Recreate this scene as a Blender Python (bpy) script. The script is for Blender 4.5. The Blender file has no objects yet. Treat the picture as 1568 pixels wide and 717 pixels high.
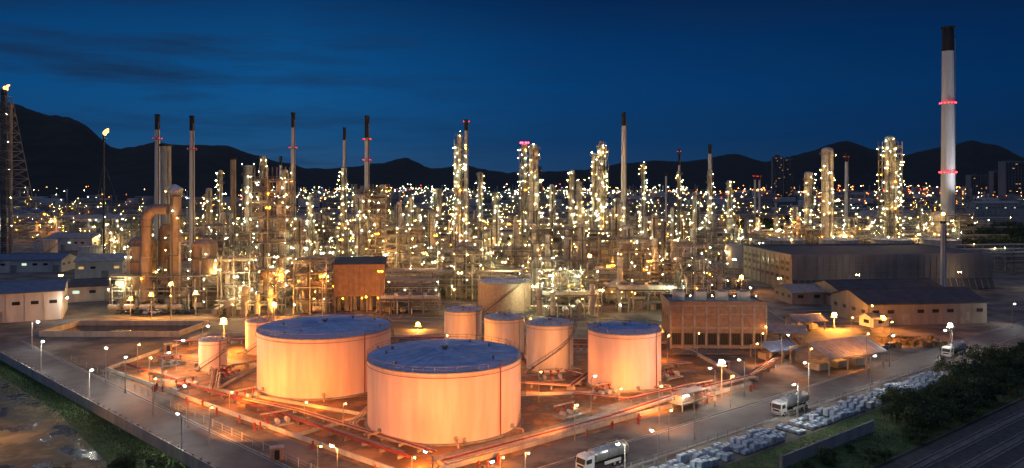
import bpy, math, random
from mathutils import Vector, noise
R=random.Random(11)
scene=bpy.context.scene
F=1200.0; CAMH=50.0
def wx(px,D): return (px-784.0)/F*D          # lateral metres for a bearing at distance D
def wz(py,D): return CAMH-(py-275.0)*D/F     # height in metres
# ---------------------------------------------------------------- materials
MATS={}
def pmat(name,c1,c2=None,scale=1.0,rough=.7,metal=0.0,bump=0.0,stretch=(1,1,1),contrast=(.35,.65),rough2=None,vary=0):
    m=bpy.data.materials.new(name); m.use_nodes=True
    nt=m.node_tree; b=nt.nodes['Principled BSDF']
    b.inputs['Roughness'].default_value=rough; b.inputs['Metallic'].default_value=metal
    if c2 is None: c2=tuple(v*.7 for v in c1)
    tc=nt.nodes.new('ShaderNodeTexCoord'); mp=nt.nodes.new('ShaderNodeMapping'); mp.inputs['Scale'].default_value=stretch
    nz=nt.nodes.new('ShaderNodeTexNoise'); nz.inputs['Scale'].default_value=scale; nz.inputs['Detail'].default_value=6; nz.inputs['Roughness'].default_value=.62
    cr=nt.nodes.new('ShaderNodeValToRGB')
    cr.color_ramp.elements[0].position=contrast[0]; cr.color_ramp.elements[0].color=(*c2,1)
    cr.color_ramp.elements[1].position=contrast[1]; cr.color_ramp.elements[1].color=(*c1,1)
    nt.links.new(tc.outputs['Object'],mp.inputs['Vector']); nt.links.new(mp.outputs[0],nz.inputs['Vector'])
    nt.links.new(nz.outputs['Fac'],cr.inputs['Fac'])
    if vary:   # each piece of plant has its own paint age
        gi=nt.nodes.new('ShaderNodeNewGeometry');mv=nt.nodes.new('ShaderNodeMapRange');mv.inputs['To Min'].default_value=1-vary;mv.inputs['To Max'].default_value=1.12
        mm=nt.nodes.new('ShaderNodeMixRGB');mm.blend_type='MULTIPLY';mm.inputs[0].default_value=1
        nt.links.new(gi.outputs['Random Per Island'],mv.inputs['Value']);nt.links.new(cr.outputs['Color'],mm.inputs[1]);nt.links.new(mv.outputs[0],mm.inputs[2]);nt.links.new(mm.outputs[0],b.inputs['Base Color'])
    else: nt.links.new(cr.outputs['Color'],b.inputs['Base Color'])
    if rough2 is not None:
        mr=nt.nodes.new('ShaderNodeMapRange'); mr.inputs['From Min'].default_value=.42; mr.inputs['From Max'].default_value=.5
        mr.inputs['To Min'].default_value=rough2; mr.inputs['To Max'].default_value=rough
        nt.links.new(nz.outputs['Fac'],mr.inputs['Value']); nt.links.new(mr.outputs[0],b.inputs['Roughness'])
    if bump>0:
        bp=nt.nodes.new('ShaderNodeBump'); bp.inputs['Strength'].default_value=bump; bp.inputs['Distance'].default_value=.15
        nt.links.new(nz.outputs['Fac'],bp.inputs['Height']); nt.links.new(bp.outputs[0],b.inputs['Normal'])
    MATS[name]=m; return m
def emat(name,c,s):
    m=bpy.data.materials.new(name); m.use_nodes=True
    nt=m.node_tree; nt.nodes.clear(); o=nt.nodes.new('ShaderNodeOutputMaterial'); e=nt.nodes.new('ShaderNodeEmission')
    e.inputs['Color'].default_value=(*c,1); e.inputs['Strength'].default_value=s
    nt.links.new(e.outputs[0],o.inputs[0]); MATS[name]=m; return m
pmat('steel',(.44,.42,.39),(.22,.20,.18),2,.6,.05,vary=.45)
pmat('steel_dark',(.14,.13,.12),(.07,.065,.06),2,.6,.1)
pmat('grating',(.20,.19,.18),(.11,.11,.10),3,.7,.1)
pmat('cladding',(.70,.67,.62),(.46,.44,.40),.8,.45,.2,.1,vary=.4)
pmat('vessel',(.62,.58,.52),(.38,.35,.31),.5,.55,.0,.05,(1,1,.3),vary=.45)
pmat('vessel_rust',(.42,.31,.24),(.25,.18,.14),.6,.75,.0,.1,(1,1,.35),vary=.2)
pmat('pipe_red',(.30,.05,.03),(.18,.03,.02),2,.6)
pmat('pipe_pale',(.50,.38,.30),(.32,.23,.18),1.5,.6)
pmat('tank_paint',(.80,.61,.54),(.66,.48,.41),.5,.5,0,.03,(1,1,.12))
pmat('tank_white',(.78,.73,.69),(.6,.55,.51),.6,.45,0,.03,(1,1,.15))
pmat('tank_roof',(.36,.48,.72),(.23,.33,.51),.35,.5,0,.03,(1,1,1),(.38,.6))
pmat('concrete',(.34,.31,.28),(.20,.185,.165),.6,.85,0,.25)
pmat('concrete_pale',(.47,.44,.39),(.30,.28,.25),.4,.85,0,.2,(1,1,.3))
pmat('brick_brown',(.31,.205,.155),(.21,.14,.11),.7,.85,0,.2)
pmat('wall_gray',(.31,.285,.27),(.21,.195,.185),.25,.8,0,.1,(1,1,.2))
pmat('wall_white',(.66,.65,.62),(.5,.49,.46),.3,.8,0,.05,(1,1,.2))
pmat('roof_dark',(.09,.08,.085),(.05,.045,.05),.3,.7,0,.1)
pmat('roof_blue',(.10,.15,.26),(.06,.10,.18),.4,.6)
pmat('roof_tin',(.40,.37,.35),(.25,.22,.2),.5,.5,.2)
pmat('opening',(.02,.02,.022),(.01,.01,.012),1,.3)
pmat('black_paint',(.03,.03,.03),(.015,.015,.015),1,.6)
pmat('chimney_white',(.78,.77,.76),(.58,.57,.56),.4,.7,0,0,(1,1,.08))
pmat('asphalt',(.115,.11,.115),(.055,.053,.057),.25,.75,0,.15,(1,1,1),(.3,.7))
pmat('road_paint',(.5,.5,.48),(.3,.3,.29),2,.7)
pmat('yard',(.18,.15,.125),(.055,.048,.042),.09,.8,0,.2,(1,1,1),(.40,.58))
pmat('soil',(.36,.185,.08),(.07,.037,.02),.17,.9,0,.8,(1,1,1),(.42,.57),.3)
pmat('sand_lot',(.30,.215,.11),(.055,.048,.026),.13,.9,0,.5,(1,1,1),(.43,.60),.25)
pmat('far_ground',(.03,.033,.027),(.012,.014,.012),.01,.95)
pmat('grass',(.08,.13,.03),(.03,.05,.015),.5,.95,0,.5)
pmat('hill',(.014,.018,.014),(.004,.006,.005),.012,1.0,0,0)
pmat('leaf_light',(.09,.14,.04),(.05,.08,.025),.6,.7)
pmat('leaf_dark',(.035,.055,.02),(.018,.03,.012),.6,.8)
pmat('bark',(.10,.075,.05),(.05,.04,.03),3,.9)
pmat('water',(.012,.016,.02),(.008,.01,.013),.3,.06,0,.05)
pmat('truck_white',(.7,.7,.7),(.6,.6,.6),1,.35)
pmat('car_dark',(.05,.06,.08),(.04,.05,.07),1,.3)
pmat('truck_steel',(.5,.5,.5),(.4,.4,.4),1,.3,.7)
pmat('rubber',(.02,.02,.02),(.012,.012,.012),3,.8)
pmat('plastic_wrap',(.50,.60,.70),(.22,.28,.36),1.2,.4,0,.3)
pmat('railstone',(.10,.09,.085),(.05,.045,.04),.8,.95,0,.5)
pmat('rail_steel',(.35,.33,.32),(.25,.22,.2),1,.35,.8)
emat('lamp_warm',(1,.56,.13),115); emat('lamp_neutral',(1,.86,.46),115); emat('lamp_green',(.85,1,.55),100)
emat('lamp_sodium',(1,.27,.008),170); emat('lamp_street',(1,.97,.82),1050); emat('lamp_red',(1,.03,.05),20)
emat('flood_sodium',(1,.36,.035),420); emat('flame',(1,.28,.06),9)
emat('far_white',(.95,1,.7),40); emat('far_warm',(1,.60,.2),36); emat('far_orange',(1,.25,.04),30); emat('far_red',(1,.04,.08),14); emat('far_blue',(.35,.55,1),16)
emat('window_lit',(1,.55,.18),.7); emat('window_cool',(.75,.95,.7),1.0)
# ---------------------------------------------------------------- mesh builder
class MB:
    def __init__(s): s.v=[];s.f=[];s.m=[];s.s=[];s.names=[]
    def mi(s,n):
        if n not in s.names: s.names.append(n)
        return s.names.index(n)
    def add(s,vs,fs,mat,smooth=False):
        o=len(s.v); s.v.extend(vs); k=s.mi(mat)
        for f in fs: s.f.append(tuple(i+o for i in f)); s.m.append(k); s.s.append(smooth)
    def box(s,cx,cy,cz,sx,sy,sz,mat,rz=0.0):
        c,n=math.cos(rz),math.sin(rz); vs=[]
        for dz in(-.5,.5):
            for dx,dy in((-.5,-.5),(.5,-.5),(.5,.5),(-.5,.5)):
                x=dx*sx;y=dy*sy; vs.append((cx+x*c-y*n,cy+x*n+y*c,cz+dz*sz))
        s.add(vs,[(3,2,1,0),(4,5,6,7),(0,1,5,4),(1,2,6,5),(2,3,7,6),(3,0,4,7)],mat)
    def cyl(s,p0,p1,r,mat,n=8,r2=None,cap=True,smooth=True):
        if r2 is None:r2=r
        p0=Vector(p0);p1=Vector(p1);d=p1-p0
        if d.length<1e-6:return
        d.normalize(); a=Vector((0,0,1)) if abs(d.z)<.9 else Vector((1,0,0))
        u=d.cross(a).normalized(); w=d.cross(u)
        if abs(d.z)>.999: u=Vector((1,0,0)); w=Vector((0,1,0))*(1 if d.z>0 else -1)
        ring=[u*math.cos(2*math.pi*i/n)+w*math.sin(2*math.pi*i/n) for i in range(n)]
        A=[tuple(p0+q*r) for q in ring];B=[tuple(p1+q*r2) for q in ring]
        s.add(A+B,[(i,(i+1)%n,n+(i+1)%n,n+i) for i in range(n)],mat,smooth and n>5)
        if cap:
            s.add(A,[tuple(reversed(range(n)))],mat); s.add(B,[tuple(range(n))],mat)
    def beam(s,p0,p1,t,mat): s.cyl(p0,p1,t*.7,mat,4,cap=False,smooth=False)
    def path(s,pts,r,mat,n=8):
        for a,b in zip(pts[:-1],pts[1:]): s.cyl(a,b,r,mat,n)
    def bulb(s,x,y,z,r,mat):
        s.add([(x+r,y,z),(x-r,y,z),(x,y+r,z),(x,y-r,z),(x,y,z+r),(x,y,z-r)],[(0,2,4),(2,1,4),(1,3,4),(3,0,4),(2,0,5),(1,2,5),(3,1,5),(0,3,5)],mat,True)
    def ball(s,x,y,z,r,mat,nu=12,nv=7,sz=1.0):
        vs=[(x,y,z+r*sz)]
        for j in range(1,nv):
            t=math.pi*j/nv
            for i in range(nu):
                a=2*math.pi*i/nu; vs.append((x+r*math.sin(t)*math.cos(a),y+r*math.sin(t)*math.sin(a),z+r*sz*math.cos(t)))
        vs.append((x,y,z-r*sz)); fs=[(0,1+i,1+(i+1)%nu) for i in range(nu)]
        for j in range(nv-2):
            for i in range(nu):
                a=1+j*nu;fs.append((a+i,a+nu+i,a+nu+(i+1)%nu,a+(i+1)%nu))
        l=len(vs)-1;a=1+(nv-2)*nu; fs+=[(l,a+(i+1)%nu,a+i) for i in range(nu)]
        s.add(vs,fs,mat,True)
    def annulus(s,cx,cy,z,r0,r1,mat,n=16,a0=0,a1=2*math.pi,th=.12):
        vs=[];fs=[]
        for i in range(n+1):
            a=a0+(a1-a0)*i/n;c=math.cos(a);q=math.sin(a)
            vs+=[(cx+r0*c,cy+r0*q,z),(cx+r1*c,cy+r1*q,z),(cx+r1*c,cy+r1*q,z-th),(cx+r0*c,cy+r0*q,z-th)]
        for i in range(n):
            b=i*4;e=b+4
            for k in range(4): fs.append((b+k,b+(k+1)%4,e+(k+1)%4,e+k))
        s.add(vs,fs,mat)
    def railring(s,cx,cy,z,r,mat,n=16,a0=0,a1=2*math.pi,t=.05,h=1.1):
        pts=[(cx+r*math.cos(a0+(a1-a0)*i/n),cy+r*math.sin(a0+(a1-a0)*i/n)) for i in range(n+1)]
        for i in range(n):
            for zz in(z+h,z+h*.5): s.cyl((*pts[i],zz),(*pts[i+1],zz),t,mat,4,cap=False,smooth=False)
            s.cyl((*pts[i],z),(*pts[i],z+h),t,mat,4,cap=False,smooth=False)
    def mesh(s,name):
        me=bpy.data.meshes.new(name); me.from_pydata(s.v,[],s.f)
        for n in s.names: me.materials.append(MATS[n])
        me.polygons.foreach_set('material_index',s.m); me.polygons.foreach_set('use_smooth',s.s); me.update(); return me
def place(me,name,x=0,y=0,z=0,rz=0,sc=None,parent=None):
    o=bpy.data.objects.new(name,me); o.location=(x,y,z); o.rotation_euler=(0,0,rz)
    if sc: o.scale=sc
    scene.collection.objects.link(o)
    if parent:o.parent=parent
    return o
def build(m,name,x=0,y=0,z=0,rz=0): return place(m.mesh(name),name,x,y,z,rz)
def sheet(name,pts,z,mat):
    m=MB(); m.add([(p[0],p[1],z) for p in pts],[tuple(range(len(pts)))],mat); return build(m,name)
# ---------------------------------------------------------------- world and camera
w=bpy.data.worlds.new("World"); scene.world=w; w.use_nodes=True; nt=w.node_tree; nt.nodes.clear()
N=nt.nodes.new;L=nt.links.new
out=N('ShaderNodeOutputWorld');bg=N('ShaderNodeBackground');L(bg.outputs[0],out.inputs[0])
tc=N('ShaderNodeTexCoord');sx=N('ShaderNodeSeparateXYZ');L(tc.outputs['Generated'],sx.inputs[0])
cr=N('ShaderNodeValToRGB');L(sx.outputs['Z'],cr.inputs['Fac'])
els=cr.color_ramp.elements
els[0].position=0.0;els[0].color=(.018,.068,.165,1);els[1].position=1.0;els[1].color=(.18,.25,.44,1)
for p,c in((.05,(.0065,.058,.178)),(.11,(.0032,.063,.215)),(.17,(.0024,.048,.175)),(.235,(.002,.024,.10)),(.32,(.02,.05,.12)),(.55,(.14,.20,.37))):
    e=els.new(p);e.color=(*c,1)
ar=N('ShaderNodeValToRGB');mrx=N('ShaderNodeMapRange');mrx.inputs['From Min'].default_value=-.6;mrx.inputs['From Max'].default_value=.6
L(sx.outputs['X'],mrx.inputs['Value']);L(mrx.outputs[0],ar.inputs['Fac'])
ae=ar.color_ramp.elements;ae[0].color=(1.0,.95,.9,1);ae[1].color=(.42,.38,.44,1)
e=ae.new(.27);e.color=(1.5,1.3,1.15,1);e=ae.new(.55);e.color=(.72,.70,.74,1)
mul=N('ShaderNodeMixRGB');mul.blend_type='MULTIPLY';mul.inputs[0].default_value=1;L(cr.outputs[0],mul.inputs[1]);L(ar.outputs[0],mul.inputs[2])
mp=N('ShaderNodeMapping');mp.inputs['Scale'].default_value=(1.7,1.0,14);mp.inputs['Location'].default_value=(.35,0,.4);L(tc.outputs['Generated'],mp.inputs['Vector'])
nz=N('ShaderNodeTexNoise');nz.inputs['Scale'].default_value=2.0;nz.inputs['Detail'].default_value=9;nz.inputs['Roughness'].default_value=.62;L(mp.outputs[0],nz.inputs['Vector'])
cm=N('ShaderNodeMapRange');cm.inputs['From Min'].default_value=.47;cm.inputs['From Max'].default_value=.68;cm.inputs['To Min'].default_value=0;cm.inputs['To Max'].default_value=.85;L(nz.outputs['Fac'],cm.inputs['Value'])
cx_=N('ShaderNodeMapRange');cx_.inputs['From Min'].default_value=-.4;cx_.inputs['From Max'].default_value=.1;cx_.inputs['To Min'].default_value=1.0;cx_.inputs['To Max'].default_value=.2;L(sx.outputs['X'],cx_.inputs['Value'])
cmul=N('ShaderNodeMath');cmul.operation='MULTIPLY';L(cm.outputs[0],cmul.inputs[0]);L(cx_.outputs[0],cmul.inputs[1])
cmix=N('ShaderNodeMixRGB');cmix.inputs[2].default_value=(.008,.026,.072,1);L(mul.outputs[0],cmix.inputs[1]);L(cmul.outputs[0],cmix.inputs[0])
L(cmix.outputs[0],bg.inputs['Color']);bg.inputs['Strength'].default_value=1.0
cam=bpy.data.cameras.new('camera');co=bpy.data.objects.new('camera',cam);scene.collection.objects.link(co)
co.location=(0,0,CAMH);co.rotation_euler=(math.pi/2,0,0);cam.sensor_width=36;cam.lens=F/1568*36;cam.shift_y=-83.5/1568;cam.clip_end=30000;cam.clip_start=1
scene.camera=co
scene.view_settings.view_transform='Standard'
try: scene.view_settings.look='None'
except: pass
def spot(name,loc,target,power,col,size=80,rad=.4):
    l=bpy.data.lights.new(name,'SPOT');l.energy=power;l.color=col;l.spot_size=math.radians(size);l.spot_blend=.6;l.shadow_soft_size=rad
    o=bpy.data.objects.new(name,l);scene.collection.objects.link(o);o.location=loc
    d=Vector(target)-Vector(loc);o.rotation_euler=d.to_track_quat('-Z','Y').to_euler();return o
def point(name,loc,power,col,rad=.15,parent=None):
    l=bpy.data.lights.new(name,'POINT');l.energy=power;l.color=col;l.shadow_soft_size=rad
    o=bpy.data.objects.new(name,l);scene.collection.objects.link(o);o.location=loc;o.parent=parent;return o
# ---------------------------------------------------------------- ground
sheet('ground',[(-12000,-300),(12000,-300),(12000,14000),(-12000,14000)],0,'far_ground')
sheet('refinery_yard',[(-175,248),(-18,100),(30,110),(250,285),(800,900),(900,1350),(-900,1350),(-800,800)],.02,'yard')
RU=Vector((.78,.626));RN=Vector((.626,-.78));R0=Vector((13,136))
LU=Vector((-.727,.686));LN=Vector((-.686,-.727));L0=Vector((-45.8,136))
def rd(t,o): p=R0+RU*t+RN*o; return (p.x,p.y)
def ld(t,o): p=L0+LU*t+LN*o; return (p.x,p.y)
TF=[(-108,205),(-16,128),(60,190),(52,240),(-100,255)]
sheet('tank_farm_soil',TF,.03,'soil')
sheet('sand_lot',[ld(-60,11),ld(190,11),ld(190,160),ld(-60,160)],.012,'sand_lot')
sheet('grass_verge',[ld(-60,7),ld(180,6.2),ld(180,12),ld(60,12),ld(20,16),ld(-60,16.5)],.024,'grass')
sheet('grass_verge',[rd(-60,14.5),rd(210,14.5),rd(210,31),rd(-60,31)],.024,'grass')
def road(name,a,b,w,z=.045,mark=True):
    a=Vector(a);b=Vector(b);d=(b-a);Ln=d.length;d.normalize();n=Vector((d.y,-d.x));m=MB()
    def q(t0,t1,o0,o1,z,mat):
        p=[a+d*t0+n*o0,a+d*t0+n*o1,a+d*t1+n*o1,a+d*t1+n*o0]
        m.add([(v.x,v.y,z) for v in p],[(0,1,2,3)],mat)
    q(0,Ln,-w/2,w/2,z,'asphalt')
    if mark:
        q(0,Ln,-w/2+.35,-w/2+.47,z+.006,'road_paint');q(0,Ln,w/2-.47,w/2-.35,z+.006,'road_paint')
    for s in(-1,1):
        c=a+d*Ln/2+n*s*(w/2+.15); m.box(c.x,c.y,.08,Ln,.3,.16,'concrete',math.atan2(d.y,d.x))
    return build(m,name)
road('perimeter_road',rd(-41,0),rd(250,0),9.5)
road('perimeter_road',ld(-41,0),ld(150,0),9.5,.055)
road('plant_road',(-160,274),(-50,281),7,.065)
road('plant_road',(-50,281),(130,270),7,.075,False)
road('plant_road',(-44,281),(-44,400),6,.085,False)
road('plant_road',(92,262),(104,420),6,.095,False)
road('plant_road',(-150,246),(-150,274),7,.105,False)
road('plant_road',(104,300),(260,318),6,.115,False)
m=MB();m.add([(-150,250,.12),(-106,250,.12),(-104,268,.12),(-148,268,.12)],[(0,1,2,3)],'water')
for (a,b) in(((-150,249),(-106,249)),((-106,249),(-104,268)),((-104,268),(-148,268)),((-148,268),(-150,249))):
    a=Vector(a);b=Vector(b);c=(a+b)/2;d=b-a;m.box(c.x,c.y,.9,d.length+.4,.4,1.8,'concrete_pale',math.atan2(d.y,d.x))
build(m,'retention_basin')
m=MB()
Lw=230;c=Vector(ld(-50+Lw/2,6.8));ang=math.atan2(LU.y,LU.x)
m.box(c.x,c.y,1.1,Lw,.22,2.2,'concrete_pale',ang)
for i in range(0,77):
    p=ld(-50+i*3,6.55);m.box(p[0],p[1],1.2,.3,.3,2.5,'concrete',ang)
build(m,'boundary_wall')
m=MB();c=Vector(rd(42,21.5));m.box(c.x,c.y,1.1,32,.25,2.2,'concrete_pale',math.atan2(RU.y,RU.x))
for i in range(9): p=rd(26+i*4,21.3);m.box(p[0],p[1],1.15,.35,.4,2.4,'concrete',math.atan2(RU.y,RU.x))
build(m,'concrete_wall')
def fence(name,fn,t0,t1,o,h=1.9,step=3):
    m=MB();t=t0;prev=None
    while t<=t1:
        p=fn(t,o);m.cyl((p[0],p[1],0),(p[0],p[1],h),.06,'concrete_pale',5)
        if prev:
            for z in(.3,.8,1.3,h-.1): m.cyl((prev[0],prev[1],z),(p[0],p[1],z),.025,'steel',4,cap=False)
        prev=p;t+=step
    return build(m,name)
fence('mesh_fence',rd,-20,200,6.6);fence('mesh_fence',ld,-40,140,5.6,1.3,3)
fence('mesh_fence',ld,-30,110,-6.2,1.6,4)
def bund(pts,h=.9,name='bund_wall'):
    m=MB()
    for a,b in zip(pts[:-1],pts[1:]):
        a=Vector(a);b=Vector(b);c=(a+b)/2;d=b-a;m.box(c.x,c.y,h/2,d.length+.3,.35,h,'concrete_pale',math.atan2(d.y,d.x))
    return build(m,name)
bund([(-106,205),(-16.5,130.5),(58,190.5),(50,238),(-98,252),(-106,205)])
bund([(-87,194),(-30,165),(-4,180.5),(52,186)],.7);bund([(-30,165),(-42,152)],.7);bund([(-4,180),(-8,246)],.7);bund([(-70,186),(-62,249)],.7)
for i,(a,b,wd) in enumerate((((-95,206),(-20,143.5),1.6),((-14,140),(54,194),2.2),((-90,222),(-66,210),3),((0,200),(48,204),1.8),((20,170),(46,190),4))):
    a=Vector(a);b=Vector(b);d=(b-a).normalized();n=Vector((d.y,-d.x))*wd/2
    sheet('concrete_walkway',[tuple(a-n),tuple(a+n),tuple(b+n),tuple(b-n)],.04+.004*i,'concrete')
# ---------------------------------------------------------------- tanks
def tank(x,y,r,h,sa=-1.9,sdir=1,shell='tank_paint',roof='tank_roof',seg=72,name='storage_tank',redpipe=True,br=None):
    m=MB()
    m.cyl((0,0,0),(0,0,.35),r+.6,'concrete',seg);m.cyl((0,0,.3),(0,0,h),r,shell,seg,cap=False)
    k=2.2
    while k<h-1: m.annulus(0,0,k,r-.02,r+.03,shell,seg,th=.06);k+=2.25
    m.annulus(0,0,h,r-.3,r+.22,'steel',seg,th=.22)
    zt=h+r*.075;vs=[(0,0,zt)]+[((r+.1)*math.cos(2*math.pi*i/seg),(r+.1)*math.sin(2*math.pi*i/seg),h+.03) for i in range(seg)]
    m.add(vs,[(0,1+i,1+(i+1)%seg) for i in range(seg)],roof,True)
    nr=24 if r>8 else 12
    for i in range(nr):
        a=2*math.pi*i/nr;m.beam((r*.12*math.cos(a),r*.12*math.sin(a),zt-r*.009+.03),(r*.985*math.cos(a),r*.985*math.sin(a),h+.08),.09,'tank_roof')
    for rr in(.35,.68): m.annulus(0,0,zt-(zt-h)*rr+.07,r*rr-.06,r*rr+.06,'tank_roof',seg,th=.05)
    m.cyl((0,0,zt-.1),(0,0,zt+.5),.5,'steel',12);m.cyl((0,0,zt+.5),(0,0,zt+.7),.8,'steel',12)
    for i in range(6 if r>8 else 2):
        a=R.uniform(0,6.28);q=r*R.uniform(.6,.88);zz=h+(zt-h)*(1-q/r)
        m.cyl((q*math.cos(a),q*math.sin(a),zz-.1),(q*math.cos(a),q*math.sin(a),zz+.7),.28,'steel',8)
    m.railring(0,0,h,r+.05,'steel',max(20,int(r*3)),t=.045)
    rr=r+.55;n=int(h/.3);da=sdir*(h*1.25)/r/n
    for i in range(n):
        a=sa+da*i;z=.3+i*(h-.3)/n
        m.box(rr*math.cos(a),rr*math.sin(a),z+.15,1.0,.34,.06,'steel_dark',a)
        if i%4==0: m.cyl(((rr+.45)*math.cos(a),(rr+.45)*math.sin(a),z),((rr+.45)*math.cos(a),(rr+.45)*math.sin(a),z+1.1),.035,'steel_dark',4,cap=False)
    for o,t in((.45,0.05),(.45,1.1)):
        pts=[((rr+o)*math.cos(sa+da*i),(rr+o)*math.sin(sa+da*i),.3+i*(h-.3)/n+t) for i in range(0,n+1,3)]
        m.path(pts,.06,'steel_dark',4)
    for j,a in enumerate((-.75,-1.15+3.9)):
        c,q=math.cos(a),math.sin(a)
        m.cyl(((r+.3)*c,(r+.3)*q,.4),((r+.3)*c,(r+.3)*q,h+.5),.13,'pipe_red' if redpipe else 'steel',6)
    m.annulus(0,0,h-.9,r+.25,r+.33,'pipe_red' if redpipe else 'steel',seg,th=.08)
    for a in(-1.35,-.5,-2.4):
        c,q=math.cos(a),math.sin(a);m.cyl(((r-.1)*c,(r-.1)*q,1.2),((r+.35)*c,(r+.35)*q,1.2),.45,'steel',12)
        m.path([((r)*c,(r)*q,.8+.1),((r+2.6)*c,(r+2.6)*q,.9),((r+2.6)*c,(r+2.6)*q,.25)],.2,'pipe_pale',8)
    return build(m,name,x,y)
T1=(wx(681,163),163);T2=(wx(497.5,193.5),193.5);T3=(wx(956,192.4),192.4)
tank(*T1,15.8,13.6,-.35,1);tank(*T2,16.0,13.8,-.5,1);tank(*T3,8.9,13.6,-.2,1,'tank_paint')
tank(wx(842,207.5),207.5,6.2,12.3,-2.5,1,'tank_white','tank_white',48,redpipe=False)
tank(wx(772,222),222,5.6,11.2,-.4,1,'tank_white','tank_white',48,redpipe=False)
tank(wx(709,236),236,5.6,11,-.4,1,'tank_white','tank_white',48,redpipe=False)
tank(wx(326,206),206,3.5,8.1,-2.3,1,'tank_paint','tank_white',36)
tank(wx(398,226),226,4.0,9.5,-2.3,1,'tank_paint','tank_white',36)
tank(wx(772,302),302,10.2,11,-2.3,1,'pipe_pale','tank_white',48,redpipe=False)
tank(wx(1122,446),446,7.3,13,-1.3,1,'tank_white','tank_white',40,redpipe=False)
for px in(1203,1285,1365,1440): tank(wx(px,505),505,12,11.5,-1.3,1,'vessel','tank_white',40,redpipe=False)
for px,D in((1035,430),(1010,520),(600,560),(665,590),(140,470),(70,520),(170,600)): tank(wx(px,D),D,7,10,-1.3,1,'tank_white','tank_white',32,redpipe=False)
# ---------------------------------------------------------------- street lamps
def lamp_mesh(h,arm,mat,br,double=False):
    m=MB();m.cyl((0,0,0),(0,0,h),.12,'steel',8,.07);m.cyl((0,0,0),(0,0,.5),.2,'concrete',8)
    for s in((1,-1) if double else (1,)):
        m.path([(0,0,h-.3),(s*arm*.5,0,h+.1),(s*arm,0,h+.2)],.05,'steel',6)
        m.box(s*(arm+.3),0,h+.24,.9,.34,.14,'steel');m.ball(s*(arm+.3),0,h+.06,br,mat,8,5,.5)
    return m.mesh('street_lamp')
SL=lamp_mesh(8,1.5,'lamp_street',.26)
def lampat(px,py,h=8.3,me=SL,rz=0,name='street_lamp'):
    D=(CAMH-h)*F/(py-275.0);return place(me,name,wx(px,D),D,0,rz)
for px,py,rz in((49,492,0),(63,520,-.8),(137,563,-.8),(162,534,2),(192,548,2),(288,592,2.3),(278,635,2.3),(517,685,2.3),(662,694,2.3),(739,709,.7),(957,674,-2.4),(1008,662,2),(1064,607,2.2),
    (1222,585,-2.4),(1238,552,-2.4),(1333,545,.6),(1362,514,.6),(1550,465,.6),(1095,565,2),(1458,505,3),(270,520,0),(248,541,1),(310,500,1),(95,455,0),(1142,440,0),(905,577,1),(1197,512,0),(1140,552,2),(560,497,1)):
    lampat(px,py,8.3,SL,rz)
def flood(px,D,z,power_col='flood_sodium',r=.6,pw=0,col=(1,.36,.05),name='fill_light_mast'):
    x=wx(px,D);m=MB();m.cyl((0,0,0),(0,0,z),.22,'steel',8,.12);m.box(0,0,z,2.4,1.2,.12,'grating');m.railring(0,0,z,.9,'steel',6,t=.04,h=.8)
    m.ball(0,-.4,z+.9,r,power_col,10,6);m.box(0,.3,z+.9,1.2,.3,1.0,'steel')
    o=build(m,name,x,D)
    if pw: point('flood_bulb',(0,-.4-r-.3,z+.9),pw,col,.25,o)
    return o
flood(343,228,wz(496,228),r=.8,pw=32000,col=(1,.31,.04));flood(1277,262,wz(486,262),r=.7,pw=20000);flood(1135,350,wz(427,350),r=.6,pw=9000);flood(903,350,wz(395,350),r=.6,pw=9000);flood(420,285,wz(470,285),r=.7,pw=16000)
flood(1444,346,wz(331,346),r=.5);flood(1352,255,wz(490,255),r=.35,pw=4000);flood(1455,240,wz(502,240),'lamp_street',r=.3);flood(620,330,wz(440,330),r=.4,pw=12000);flood(1010,215,wz(508,215),r=.35,pw=2000);flood(725,250,wz(492,250),r=.4,pw=6000);flood(640,262,wz(500,262),r=.4,pw=9000);flood(1105,180,wz(560,180),'lamp_street',r=.2)
def tflood(x,y,z,tg,pw,col=(1,.32,.065),vis=.13):
    m=MB();m.cyl((0,0,0),(0,0,z),.12,'steel',8,.07);m.box(.25,0,z,.8,.12,.12,'steel');m.ball(.5,0,z-.22,vis,'flood_sodium',8,5)
    m.box(.5,0,z+.05,.5,.4,.25,'steel')
    o=build(m,'floodlight_pole',x,y);s=spot('flood_head',(.5,0,z-.15-vis),(tg[0]-x,tg[1]-y,tg[2]),pw,col,115);s.parent=o
tflood(-30,121,9,(T1[0],T1[1],5),45000);tflood(2,118,9,(T1[0],T1[1],5),45000)
tflood(-17,133,3,(T1[0],T1[1],.5),12000,(1,.25,.015))
tflood(-2,133,3,(T1[0]+4,T1[1],.5),8000,(1,.25,.015))
tflood(-56,145,8,(-44,190,3),42000);tflood(-76,166,8,(-50,193,3),35000);tflood(-88,190,7,(-60,205,1),28000,(1,.29,.04))
tflood(-62,172,3.5,(-48,186,.5),12000,(1,.25,.015));tflood(-44,166,3,(-46,186,.5),9000,(1,.25,.015))
tflood(30,160,8,(T3[0],T3[1],5),28000);tflood(12,150,7,(T1[0]+6,T1[1],4),15000);tflood(6,176,7,(8,207,5),24000);tflood(-34,158,5,(-40,190,3),8000);tflood(48,172,7,(34,196,3),18000)
tflood(24,176,3.2,(27,190,.5),5000,(1,.25,.015))
SO=(1,.29,.035)
tflood(-52,222,9,(-70,235,1),24000,SO);tflood(5,232,9,(-2,215,3),18000,SO);tflood(42,212,8,(36,225,1),16000,SO);tflood(-18,212,8,(-10,225,3),16000,SO);tflood(20,196,6,(14,206,3),7000);tflood(-84,212,6,(-72,222,0),20000,SO);tflood(-98,205,7,(-80,195,0),24000,SO)
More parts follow.
